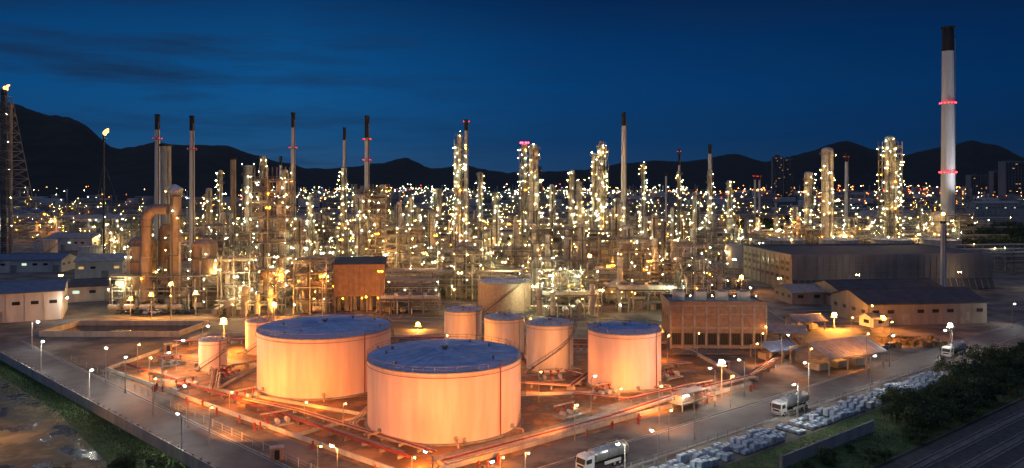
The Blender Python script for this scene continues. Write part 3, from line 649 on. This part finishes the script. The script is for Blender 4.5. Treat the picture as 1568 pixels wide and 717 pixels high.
# brown substation
m=MB();W,Dp,H=28,15,12.6
m.box(0,0,H/2,W,Dp,H,'brick_brown');m.box(0,0,H+.15,W+.6,Dp+.6,.5,'concrete')
for s in(-1,1): m.box(0,s*Dp/2,H+.8,W+.5,.25,.9,'brick_brown');m.box(s*W/2,0,H+.8,.25,Dp-.3,.9,'brick_brown')
n=8
for i in range(n+1): m.box(-W/2+i*W/n,-Dp/2-.25,H/2,.55,.7,H,'concrete')
for z in(.5,6.2): m.box(0,-Dp/2-.2,z,W,.5,.55,'concrete')
m.box(0,-Dp/2-.2,10.2,W,.36,.3,'concrete')
for i in range(n):
    cx=-W/2+(i+.5)*W/n
    m.box(cx,-Dp/2-.02,8.2,W/n-1.0,.1,2.8,'brick_brown');m.box(cx,-Dp/2-.03,11.2,W/n-1.0,.1,.9,'brick_brown')
    m.box(cx,-Dp/2-.03,2.9,W/n-.8,.12,3.4,'opening')
    for q in range(4): m.box(cx-1.1+q*.7,-Dp/2-.12,2.9,.08,.1,3.4,'steel_dark')
for j in range(4): 
    m.box(-W/2-.05,-Dp/2+2+j*3.6,8.3,.12,1.8,1.6,'opening');m.box(-W/2-.05,-Dp/2+2+j*3.6,2.8,.12,1.8,2.2,'opening')
for i in range(4): m.box(-10+i*6.6,1,H+1.9,3.2,3.4,2.6,'wall_white');m.cyl((-10+i*6.6,1,H+3.2),(-10+i*6.6,1,H+3.7),1.2,'steel',14);m.bulb(-7+i*6.6,-2,H+2.2,.16,'lamp_neutral')
build(m,'substation_building',61,239,0,-.02)
tflood(52,220,7,(56,231,6),1500,(1,.5,.2),.1);tflood(70,220,7,(70,231,7),1500,(1,.5,.2),.1)
# brown raised control block
m=MB();m.box(0,0,12,19,13,12,'brick_brown')
m.add([(-10,-7,18.02),(10,-7,18.02),(10,7,19.6),(-10,7,19.6)],[(0,1,2,3)],'roof_dark');m.add([(-9.5,-6.5,18),(9.5,-6.5,18),(9.5,6.5,19.5),(-9.5,6.5,19.5),(-9.5,6.5,18),(9.5,6.5,18)],[(0,3,4),(1,5,2),(4,3,2,5)],'brick_brown')
for x in(-9,-3,3,9):
    for y in(-6,0,6): m.box(x,y,3,.6,.6,6,'concrete')
for i in range(9): m.box(-8+i*2,-6.54,12,.08,.08,12,'steel_dark')
for i in range(6): m.cyl((-8+i*3,-2,0),(-8+i*3,-2,5.5),.9,'vessel',10);
for x in(-6,1,7): m.bulb(x,-7,5.3,.2,'lamp_sodium')
m.bulb(11,-5,11,.2,'lamp_warm');m.cyl((3,-13,0),(3,-13,6.4),.1,'steel',6);m.bulb(3,-13,6.6,.25,'lamp_sodium');o=build(m,'compressor_house',wx(552,302),302,0,.12);point('yard_light',(3,-13,6.1),3000,(1,.36,.07),.15,o)
m=MB();m.box(0,0,9,20,12,18,'concrete_pale')
for k in range(4):
    for i in range(7): m.box(-8.4+i*2.8,-6.02,3+k*4,1.8,.1,1.6,'window_lit' if (i+k)%3==0 else 'opening');m.box(-8.4+i*2.8,-6.1,2.1+k*4,2,.25,.12,'concrete')
m.box(0,0,18.2,20.6,12.6,.5,'roof_tin');m.bulb(-6,-8,15,.3,'lamp_warm');m.bulb(6,-8,12,.3,'lamp_warm');build(m,'control_building',wx(765,470),470)
def tower(px,top,D,w_,name='apartment_tower'):
    m=MB();h=wz(top,D);m.box(0,0,h/2,w_,w_*.5,h,'wall_gray')
    nfl=int(h/3.4)
    for k in range(nfl):
        m.box(0,-w_*.25-.2,k*3.4+.3,w_+.5,.8,.3,'steel_dark')
        for i in range(8): 
            m.box(-w_/2+w_/8*(i+.5),-w_*.25-.06,k*3.4+1.9,w_/8*.55,.12,1.5,'opening' if R.random()<.96 else 'window_lit')
    m.box(0,0,h+2,w_*.4,w_*.3,4,'steel_dark');return build(m,name,wx(px,D),D)
tower(1190,240,2000,26);tower(1206,243,2050,24);tower(1553,247,1900,60);tower(1530,262,1950,40);tower(1497,268,2100,50);tower(818,255,2600,50)
# ---------------------------------------------------------------- hills
prof=[(-700,230),(-400,200),(-150,165),(0,160),(30,163),(80,178),(130,204),(180,229),(205,226),(240,221),(300,222),(345,224),(400,240),(440,253),(470,262),(520,257),(580,250),(622,247),(660,259),(690,254),(720,256),(780,266),(830,263),(900,260),(950,251),(1000,246),(1050,251),(1100,239),(1130,236),(1170,248),(1200,242),(1260,227),(1300,222),(1340,230),(1370,246),(1400,236),(1450,223),(1490,216),(1520,222),(1568,243),(1700,235),(1900,225),(2300,240)]
def pr(x):
    for (a,b),(c,d) in zip(prof[:-1],prof[1:]):
        if a<=x<=c:
            t=(x-a)/(c-a);t=t*t*(3-2*t)*.5+t*.5;return b+(d-b)*t
    return 240
m=MB();cols=list(range(-690,2290,5));fr=[0,.15,.3,.45,.6,.72,.84,.93,1.0,1.1,1.3,1.6]
vs=[];fs=[]
for px in cols:
    t=min(1,max(0,(px-250)/450.0));t=t*t*(3-2*t);Dr=3000+2600*t
    y=pr(px)+noise.noise(Vector((px*.03,1,2)))*2.4+noise.noise(Vector((px*.11,5,2)))*1.3+noise.noise(Vector((px*.4,5,2)))*.6
    zr=wz(y,Dr)
    for f in fr:
        D=Dr*(.62+.38*f)
        s=f if f<=1 else max(0,1-(f-1)*1.2)
        g=s*s*(3-2*s)
        z=zr*g*(1+ (.25*noise.noise(Vector((px*.012,f*2.2,7)))*(1 if f<.95 else .0)))
        vs.append((wx(px,D),D,z-3*(f==0)))
nf=len(fr)
for i in range(len(cols)-1):
    for j in range(nf-1): a=i*nf+j;fs.append((a,a+nf,a+nf+1,a+1))
m.add(vs,fs,'hill',True);build(m,'hills')
# ---------------------------------------------------------------- distant town and far plant lights
m=MB();rg=random.Random(5)
for i in range(800):
    D=rg.uniform(1350,3000);px=rg.uniform(-60,1640);x=wx(px,D);w_=rg.uniform(10,45);h_=rg.uniform(4,16)
    if px<450 and D>1850: continue
    m.box(x,D,h_/2,w_,rg.uniform(10,25),h_,rg.choice(('wall_white','wall_gray','concrete','roof_tin')))
    if rg.random()<.6: m.cyl((x+w_*.7,D,0),(x+w_*.7,D,h_*2.2),rg.uniform(.8,2),'vessel',8)
    for _ in range(rg.choice((1,1,2,3))):
        q=rg.random();far='far_white' if q<.45 else 'far_warm' if q<.75 else 'far_orange' if q<.9 else 'far_blue' if q<.95 else 'far_red'
        if px>1100 and rg.random()<.45: far='far_orange'
        m.bulb(x+rg.uniform(-w_,w_),D-14,h_*rg.uniform(.8,2.4),rg.uniform(.3,.65)*D/1500,far)
build(m,'distant_town')
m=MB()
for i in range(170):
    D=rg.uniform(2100,2500);px=rg.uniform(1380,1640);t=rg.uniform(2,26);x=wx(px,D)
    m.box(x,D,t/2+4,14,10,t,'wall_gray');m.bulb(x+8,D-8,t+rg.uniform(2,10),rg.uniform(.5,1.0),rg.choice(('far_orange','far_warm','far_white','far_red')))
build(m,'hillside_houses')
# ---------------------------------------------------------------- foreground pipes
def pipes(name,pts,n,mats,r=.2,z=.7,gap=.6,sup=5):
    m=MB()
    for a,b in zip(pts[:-1],pts[1:]):
        a=Vector(a);b=Vector(b);d=(b-a);Ln=d.length;d.normalize();nn=Vector((d.y,-d.x))
        for i in range(n):
            o=nn*((i-(n-1)/2)*gap);p=a+o;q=b+o;m.cyl((p.x,p.y,z),(q.x,q.y,z),r*(1 if i%2 else .8),mats[i%len(mats)],8)
        t=0
        while t<Ln: p=a+d*t;m.box(p.x,p.y,(z-r)/2,.3,n*gap+.4,z-r,'concrete',math.atan2(d.y,d.x));t+=sup
    return build(m,name)
pipes('pipeline',[(-12,136.5),(20,162),(40,181),(60,196)],4,['pipe_pale','pipe_red','cladding'],.22,.9,.7)
pipes('fire_water_pipe',[(-104,210),(-62,176),(-18,139)],2,['pipe_red'],.16,.8,.6)
pipes('fire_water_pipe',[(-98,215),(-74,205),(-64,216)],2,['pipe_red','pipe_pale'],.18,1.2,.7)
pipes('pipeline',[(-102,236),(-75,240),(-20,243),(45,236)],4,['pipe_red','vessel','cladding'],.22,1.4,.7)
pipes('pipeline',[(14,180),(26,176),(44,189)],3,['pipe_red','pipe_pale'],.18,.9,.6)
pipes('pipeline',[(0,190),(14,186),(20,200),(48,210)],3,['pipe_pale','pipe_red'],.2,1.1,.6)
pipes('pipeline',[(-70,184),(-80,214),(-90,240)],4,['pipe_pale','pipe_red','vessel'],.2,1.0,.6)
pipes('pipeline',[(-32,158),(-30,176),(-24,186),(-20,240)],3,['pipe_pale','vessel'],.2,.9,.6)
pipes('pipeline',[(60,196),(84,232),(90,262)],4,['pipe_red','cladding','pipe_pale'],.22,1.2,.7)
pipes('pipeline',[(-66,180),(-46,168),(-36,160),(-14,142)],3,['pipe_pale','pipe_red'],.17,.7,.55)
pipes('pipeline',[(46,178),(20,196),(4,214),(2,240)],3,['pipe_red','vessel'],.17,.8,.55)
def skid(x,y,rz,seed):
    rg=random.Random(seed);m=MB();m.box(0,0,.15,6,3.4,.3,'concrete')
    for i in range(3): 
        m.cyl((-2+i*2,-1,.9),(-2+i*2,.3,.9),.42,rg.choice(('pipe_red','vessel','cladding')),12);m.box(-2+i*2,-.3,.4,.6,1.6,.5,'steel');m.path([(-2+i*2,.3,.9),(-2+i*2,1.3,.9),(-2+i*2,1.3,2.2)],.15,'pipe_red',8);m.cyl((-2+i*2,1.1,1.7),(-2+i*2,1.5,1.7),.3,'pipe_red',10)
    m.cyl((-3,1.3,2.2),(3,1.3,2.2),.18,'pipe_pale',8);build(m,'pump_skid',x,y,0,rz)
for i,(x,y,rz) in enumerate(((-92,212,.3),(-84,224,.5),(-72,200,1),(-60,178,.8),(-88,236,0),(22,182,.6),(40,198,.7),(10,196,.2),(46,184,.6),(-14,196,0),(-20,222,1.5),(20,226,0),(-8,150,.7),(30,214,0),(-48,160,.6),(-78,188,.8),(12,166,.7),(28,204,.3))): skid(x,y,rz,i)
vg=random.Random(21);vm=MB();vm.cyl((0,0,0),(0,0,1.0),.14,'pipe_red',8);vm.cyl((-.35,0,.75),(.35,0,.75),.1,'pipe_red',8);vm.ball(0,0,1.05,.17,'pipe_red',8,5);vm.cyl((0,0,.02),(0,0,.12),.3,'pipe_red',10);VM=vm.mesh('fire_hydrant')
for i in range(26):
    t=vg.random();p=Vector((-104,203)).lerp(Vector((-17,129)),t) if i%2 else Vector((-15,129)).lerp(Vector((57,188)),t);place(VM,'fire_hydrant',p.x+vg.uniform(-1,2),p.y-1.2,0,vg.uniform(0,3),(1.3,1.3,1.3))
m=MB();m.box(0,0,1.6,9,3.4,.3,'concrete');m.box(0,0,3.6,8.6,3,.16,'roof_tin')
for x in(-4,0,4):
    for y in(-1.3,1.3): m.box(x,y,1.8,.2,.2,3.6,'steel')
m.box(0,0,2.3,7,2,1.4,'pipe_pale');m.bulb(-3.8,-1.6,3.3,.12,'lamp_street');build(m,'loading_platform',wx(1067,165),172,0,.68)
def cabinet(x,y,w_,h_,mat):
    m=MB();m.box(0,0,h_/2,w_,w_*.6,h_,mat);m.box(0,0,h_+.05,w_+.3,w_*.6+.3,.12,'roof_tin');m.box(0,-w_*.3-.02,h_*.45,w_*.4,.05,h_*.8,'opening');build(m,'equipment_shelter',x,y,0,R.uniform(0,1))
for x,y in((-42,140),(-100,228),(-78,250),(40,222),(56,206),(-55,240)): cabinet(x,y,2.2,2.2,'brick_brown')
# ---------------------------------------------------------------- vehicles
def truck():
    m=MB()
    m.box(1.2,0,.95,8.6,.9,.28,'rubber')
    for x in(-4.2,1.6,2.9,4.2) :
        for s in(-1,1):
            m.cyl((x,s*.85,.52),(x,s*1.22,.52),.52,'rubber',16);m.cyl((x,s*1.2,.52),(x,s*1.24,.52),.26,'truck_steel',10)
    prof=[(-5.5,.6),(-5.5,1.6),(-5.3,2.7),(-5.0,3.0),(-3.3,3.05),(-3.3,.6)]
    vs=[(x,-1.2,z) for x,z in prof]+[(x,1.2,z) for x,z in prof];n=len(prof)
    m.add(vs,[tuple(range(n)),tuple(reversed(range(n,2*n)))]+[(i,i+n,(i+1)%n+n,(i+1)%n) for i in range(n)],'truck_white')
    m.add([(-5.52,-1.05,1.7),(-5.52,1.05,1.7),(-5.34,1.05,2.6),(-5.34,-1.05,2.6)],[(0,1,2,3)],'opening')
    for s in(-1,1):
        m.box(-4.5,s*1.21,2.15,1.1,.03,.75,'opening');m.box(-5.3,s*1.45,2.2,.12,.2,.55,'rubber');m.box(-5.52,s*.85,.95,.06,.35,.22,'truck_steel')
    m.box(-5.56,0,.65,.15,2.4,.35,'truck_steel');m.box(-5.53,0,1.3,.04,1.5,.35,'rubber')
    vs=[];k=20;xs=(-2.9,-2.7,5.2,5.4);sc=(.82,1,1,.82)
    for x,q in zip(xs,sc):
        for i in range(k): a=6.2832*i/k;vs.append((x,1.25*q*math.cos(a),2.45+1.2*q*math.sin(a)))
    fs=[(j*k+i,j*k+(i+1)%k,(j+1)*k+(i+1)%k,(j+1)*k+i) for j in range(3) for i in range(k)]+[tuple(reversed(range(k))),tuple(range(3*k,4*k))]
    m.add(vs,fs,'truck_steel',True)
    for x in(-1,1.3,3.6): m.cyl((x,0,3.6),(x,0,3.85),.35,'steel',12)
    for x in(-2.0,.2,2.5,4.7):
        for i in range(k): a=6.2832*i/k;b=6.2832*(i+1)/k;m.beam((x,1.27*math.cos(a),2.45+1.22*math.sin(a)),(x,1.27*math.cos(b),2.45+1.22*math.sin(b)),.05,'steel_dark')
    for s in(-.4,.4): m.box(1.2,s,3.95,6,.05,.05,'steel')
    m.box(1.2,1.15,1.05,4,.15,.5,'truck_white');m.box(1.2,-1.15,1.05,4,.15,.5,'truck_white')
    return m.mesh('tanker_truck')
TK=truck();ra=math.atan2(RU.y,RU.x)
for t,o in((2.5,1.5),(57,4.0),(142,3)): p=rd(t,o);place(TK,'tanker_truck',p[0],p[1],.05,ra)
def car(mat):
    m=MB();pf=[(-2.2,.35),(-2.2,.8),(-1.3,.95),(-.7,1.42),(.9,1.45),(1.6,1.0),(2.15,.9),(2.2,.35)];n=len(pf)
    vs=[(x,-.85 if z<1.2 else -.7,z) for x,z in pf]+[(x,.85 if z<1.2 else .7,z) for x,z in pf]
    m.add(vs,[tuple(range(n)),tuple(reversed(range(n,2*n)))]+[(i,i+n,(i+1)%n+n,(i+1)%n) for i in range(n)],mat)
    m.add([(-1.27,-.7,1.0),(-1.27,.7,1.0),(-.76,.62,1.4),(-.76,-.62,1.4)],[(0,1,2,3)],'opening')
    for s in(-1,1): m.add([(-1.0,s*.87,1.0),(1.3,s*.87,1.0),(.85,s*.74,1.38),(-.62,s*.74,1.38)],[(0,1,2,3)],'opening')
    for x in(-1.35,1.35):
        for s in(-1,1): m.cyl((x,s*.68,.33),(x,s*.9,.33),.33,'rubber',12)
    return m.mesh('parked_car')
CA=[car('truck_white'),car('car_dark'),car('truck_steel')]
for i in range(9): place(R.choice(CA),'parked_car',-146+i*3.4,292+R.uniform(-.4,.4),.05,1.57)
for x,y in((104,226),(108,229),(112,232.5),(66,252),(86,256)): place(R.choice(CA),'parked_car',x,y,.05,R.uniform(.5,.8))
# ---------------------------------------------------------------- wrapped pallets
m=MB();rg=random.Random(9)
t=4
while t<120:
    hb=rg.choice((.5,.8,1.1))
    for row in range(4):
        if rg.random()<.93:
            p=rd(t+rg.uniform(-.08,.08),8.9+row*1.45);a=ra+rg.uniform(-.04,.04);h_=hb+rg.choice((0,0,.25))
            m.box(p[0],p[1],.08,2.2,1.15,.14,'bark',a)
            for q in(-.55,.55):
                m.box(p[0]+RU.x*q,p[1]+RU.y*q,.15+h_/2,.95,1.05,h_,'plastic_wrap',a);m.box(p[0]+RU.x*q,p[1]+RU.y*q,.18+h_,.7,.8,.08,'plastic_wrap',a)
    t+=2.7 if rg.random()<.8 else 4.5
build(m,'wrapped_pallets')
m=MB()
for i in range(40):
    p=(wx(1400,238)+rg.uniform(-9,9),238+rg.uniform(-6,6));m.box(p[0],p[1],.7,1.6,1.1,1.3,'sand_lot',rg.uniform(0,3));m.box(p[0],p[1],1.45,1.2,.9,.2,'bark',rg.uniform(0,3))
build(m,'pallet_stack')
m=MB()
for i in range(60): m.cyl((45+rg.uniform(0,22),222+rg.uniform(0,5),.4),(47+rg.uniform(0,22),222+rg.uniform(0,5),.5),.3,'steel_dark',8)
build(m,'scrap_pile')
# ---------------------------------------------------------------- railway
m=MB()
p=[rd(-60,32),rd(-60,60),rd(260,60),rd(260,32)];m.add([(a,b,.05) for a,b in p],[(0,1,2,3)],'railstone')
for o in(36,41.5,47):
    for g in(-.72,.72):
        c=rd(100,o+g);m.box(c[0],c[1],.33,320,.08,.16,'rail_steel',ra)
    t=-60
    while t<240: c=rd(t,o);m.box(c[0],c[1],.16,.28,2.5,.16,'concrete',ra);t+=.75
build(m,'railway_track')
# ---------------------------------------------------------------- vegetation
def leaf(m,c,s,mat,rg):
    a=Vector((rg.gauss(0,1),rg.gauss(0,1),rg.gauss(0,1))).normalized();b=a.orthogonal().normalized();d=a.cross(b);th=rg.uniform(0,6.28)
    u=(b*math.cos(th)+d*math.sin(th))*s;v=(d*math.cos(th)-b*math.sin(th))*s*.6
    m.add([tuple(c-u),tuple(c-v),tuple(c+u),tuple(c+v)],[(0,1,2,3)],mat)
def make_tree(seed,h,cr_,nc=46,nl=55):
    rg=random.Random(seed);m=MB();m.cyl((0,0,0),(0.2,.1,h*.45),.24,'bark',8,.15)
    ctr=[]
    for i in range(nc):
        a=rg.uniform(0,6.28);el=rg.uniform(-.5,1);q=rg.uniform(.35,1)**.6*cr_*(1-.25*abs(el));ctr.append(Vector((math.cos(a)*q,math.sin(a)*q,h*.62+el*h*.36*rg.uniform(.5,1))))
    for c in ctr[:9]: m.cyl((.2,.1,h*.4),tuple(c),.09,'bark',5,.03,False)
    for c in ctr:
        mat='leaf_light' if rg.random()<.4 else 'leaf_dark';s=rg.uniform(.5,1.0)*cr_*.3
        for _ in range(nl): leaf(m,c+Vector((rg.gauss(0,s*.6),rg.gauss(0,s*.6),rg.gauss(0,s*.45))),rg.uniform(.12,.26),mat if rg.random()<.8 else 'leaf_light',rg)
    return m.mesh('tree')
TR=[make_tree(i,*a) for i,a in enumerate(((7,3.4),(5.5,3.0),(8.5,3.8),(4.2,2.6)))]
for i in range(110):
    t=R.uniform(62,185);o=R.uniform(15.5,30)
    if t<80 and o<19: continue
    p=rd(t,o);s=R.uniform(.55,1.0);place(R.choice(TR),'tree',p[0],p[1],0,R.uniform(0,6.28),(s,s,s*.85))
for i in range(22):
    p=rd(R.uniform(5,60),R.uniform(24,31));s=R.uniform(.3,.6);place(TR[3],'bush',p[0],p[1],0,R.uniform(0,6.28),(s,s,s))
for i in range(22):
    p=ld(R.uniform(-5,22),R.uniform(11,26));s=R.uniform(.25,.5);place(TR[R.randint(0,3)],'bush',p[0],p[1],0,R.uniform(0,6.28),(s,s,s))
for i in range(60):
    D=R.uniform(480,760);px=R.uniform(1475,1620);place(R.choice(TR),'tree',wx(px,D),D,0,R.uniform(0,6.28),(2,2,1.5))
for i in range(34):
    D=R.uniform(640,900);px=R.uniform(1130,1330);place(R.choice(TR),'tree',wx(px,D),D,0,R.uniform(0,6.28),(1.8,1.8,1.3))
m=MB();rg=random.Random(4)
for i in range(20000):
    if i%3: p=ld(rg.uniform(-30,130),7.2+abs(rg.gauss(0,4)))
    else: p=rd(rg.uniform(0,110),rg.uniform(15,31))
    a=rg.uniform(0,6.28);hh=rg.uniform(.15,.5);dx,dy=math.cos(a)*.07,math.sin(a)*.07
    m.add([(p[0]-dx,p[1]-dy,.02),(p[0]+dx,p[1]+dy,.02),(p[0]+rg.uniform(-.2,.2),p[1]+rg.uniform(-.2,.2),hh)],[(0,1,2)],'leaf_light' if i%2 else 'grass')
build(m,'grass')
print('objects',len(bpy.data.objects),'polys',sum(len(me.polygons) for me in bpy.data.meshes))
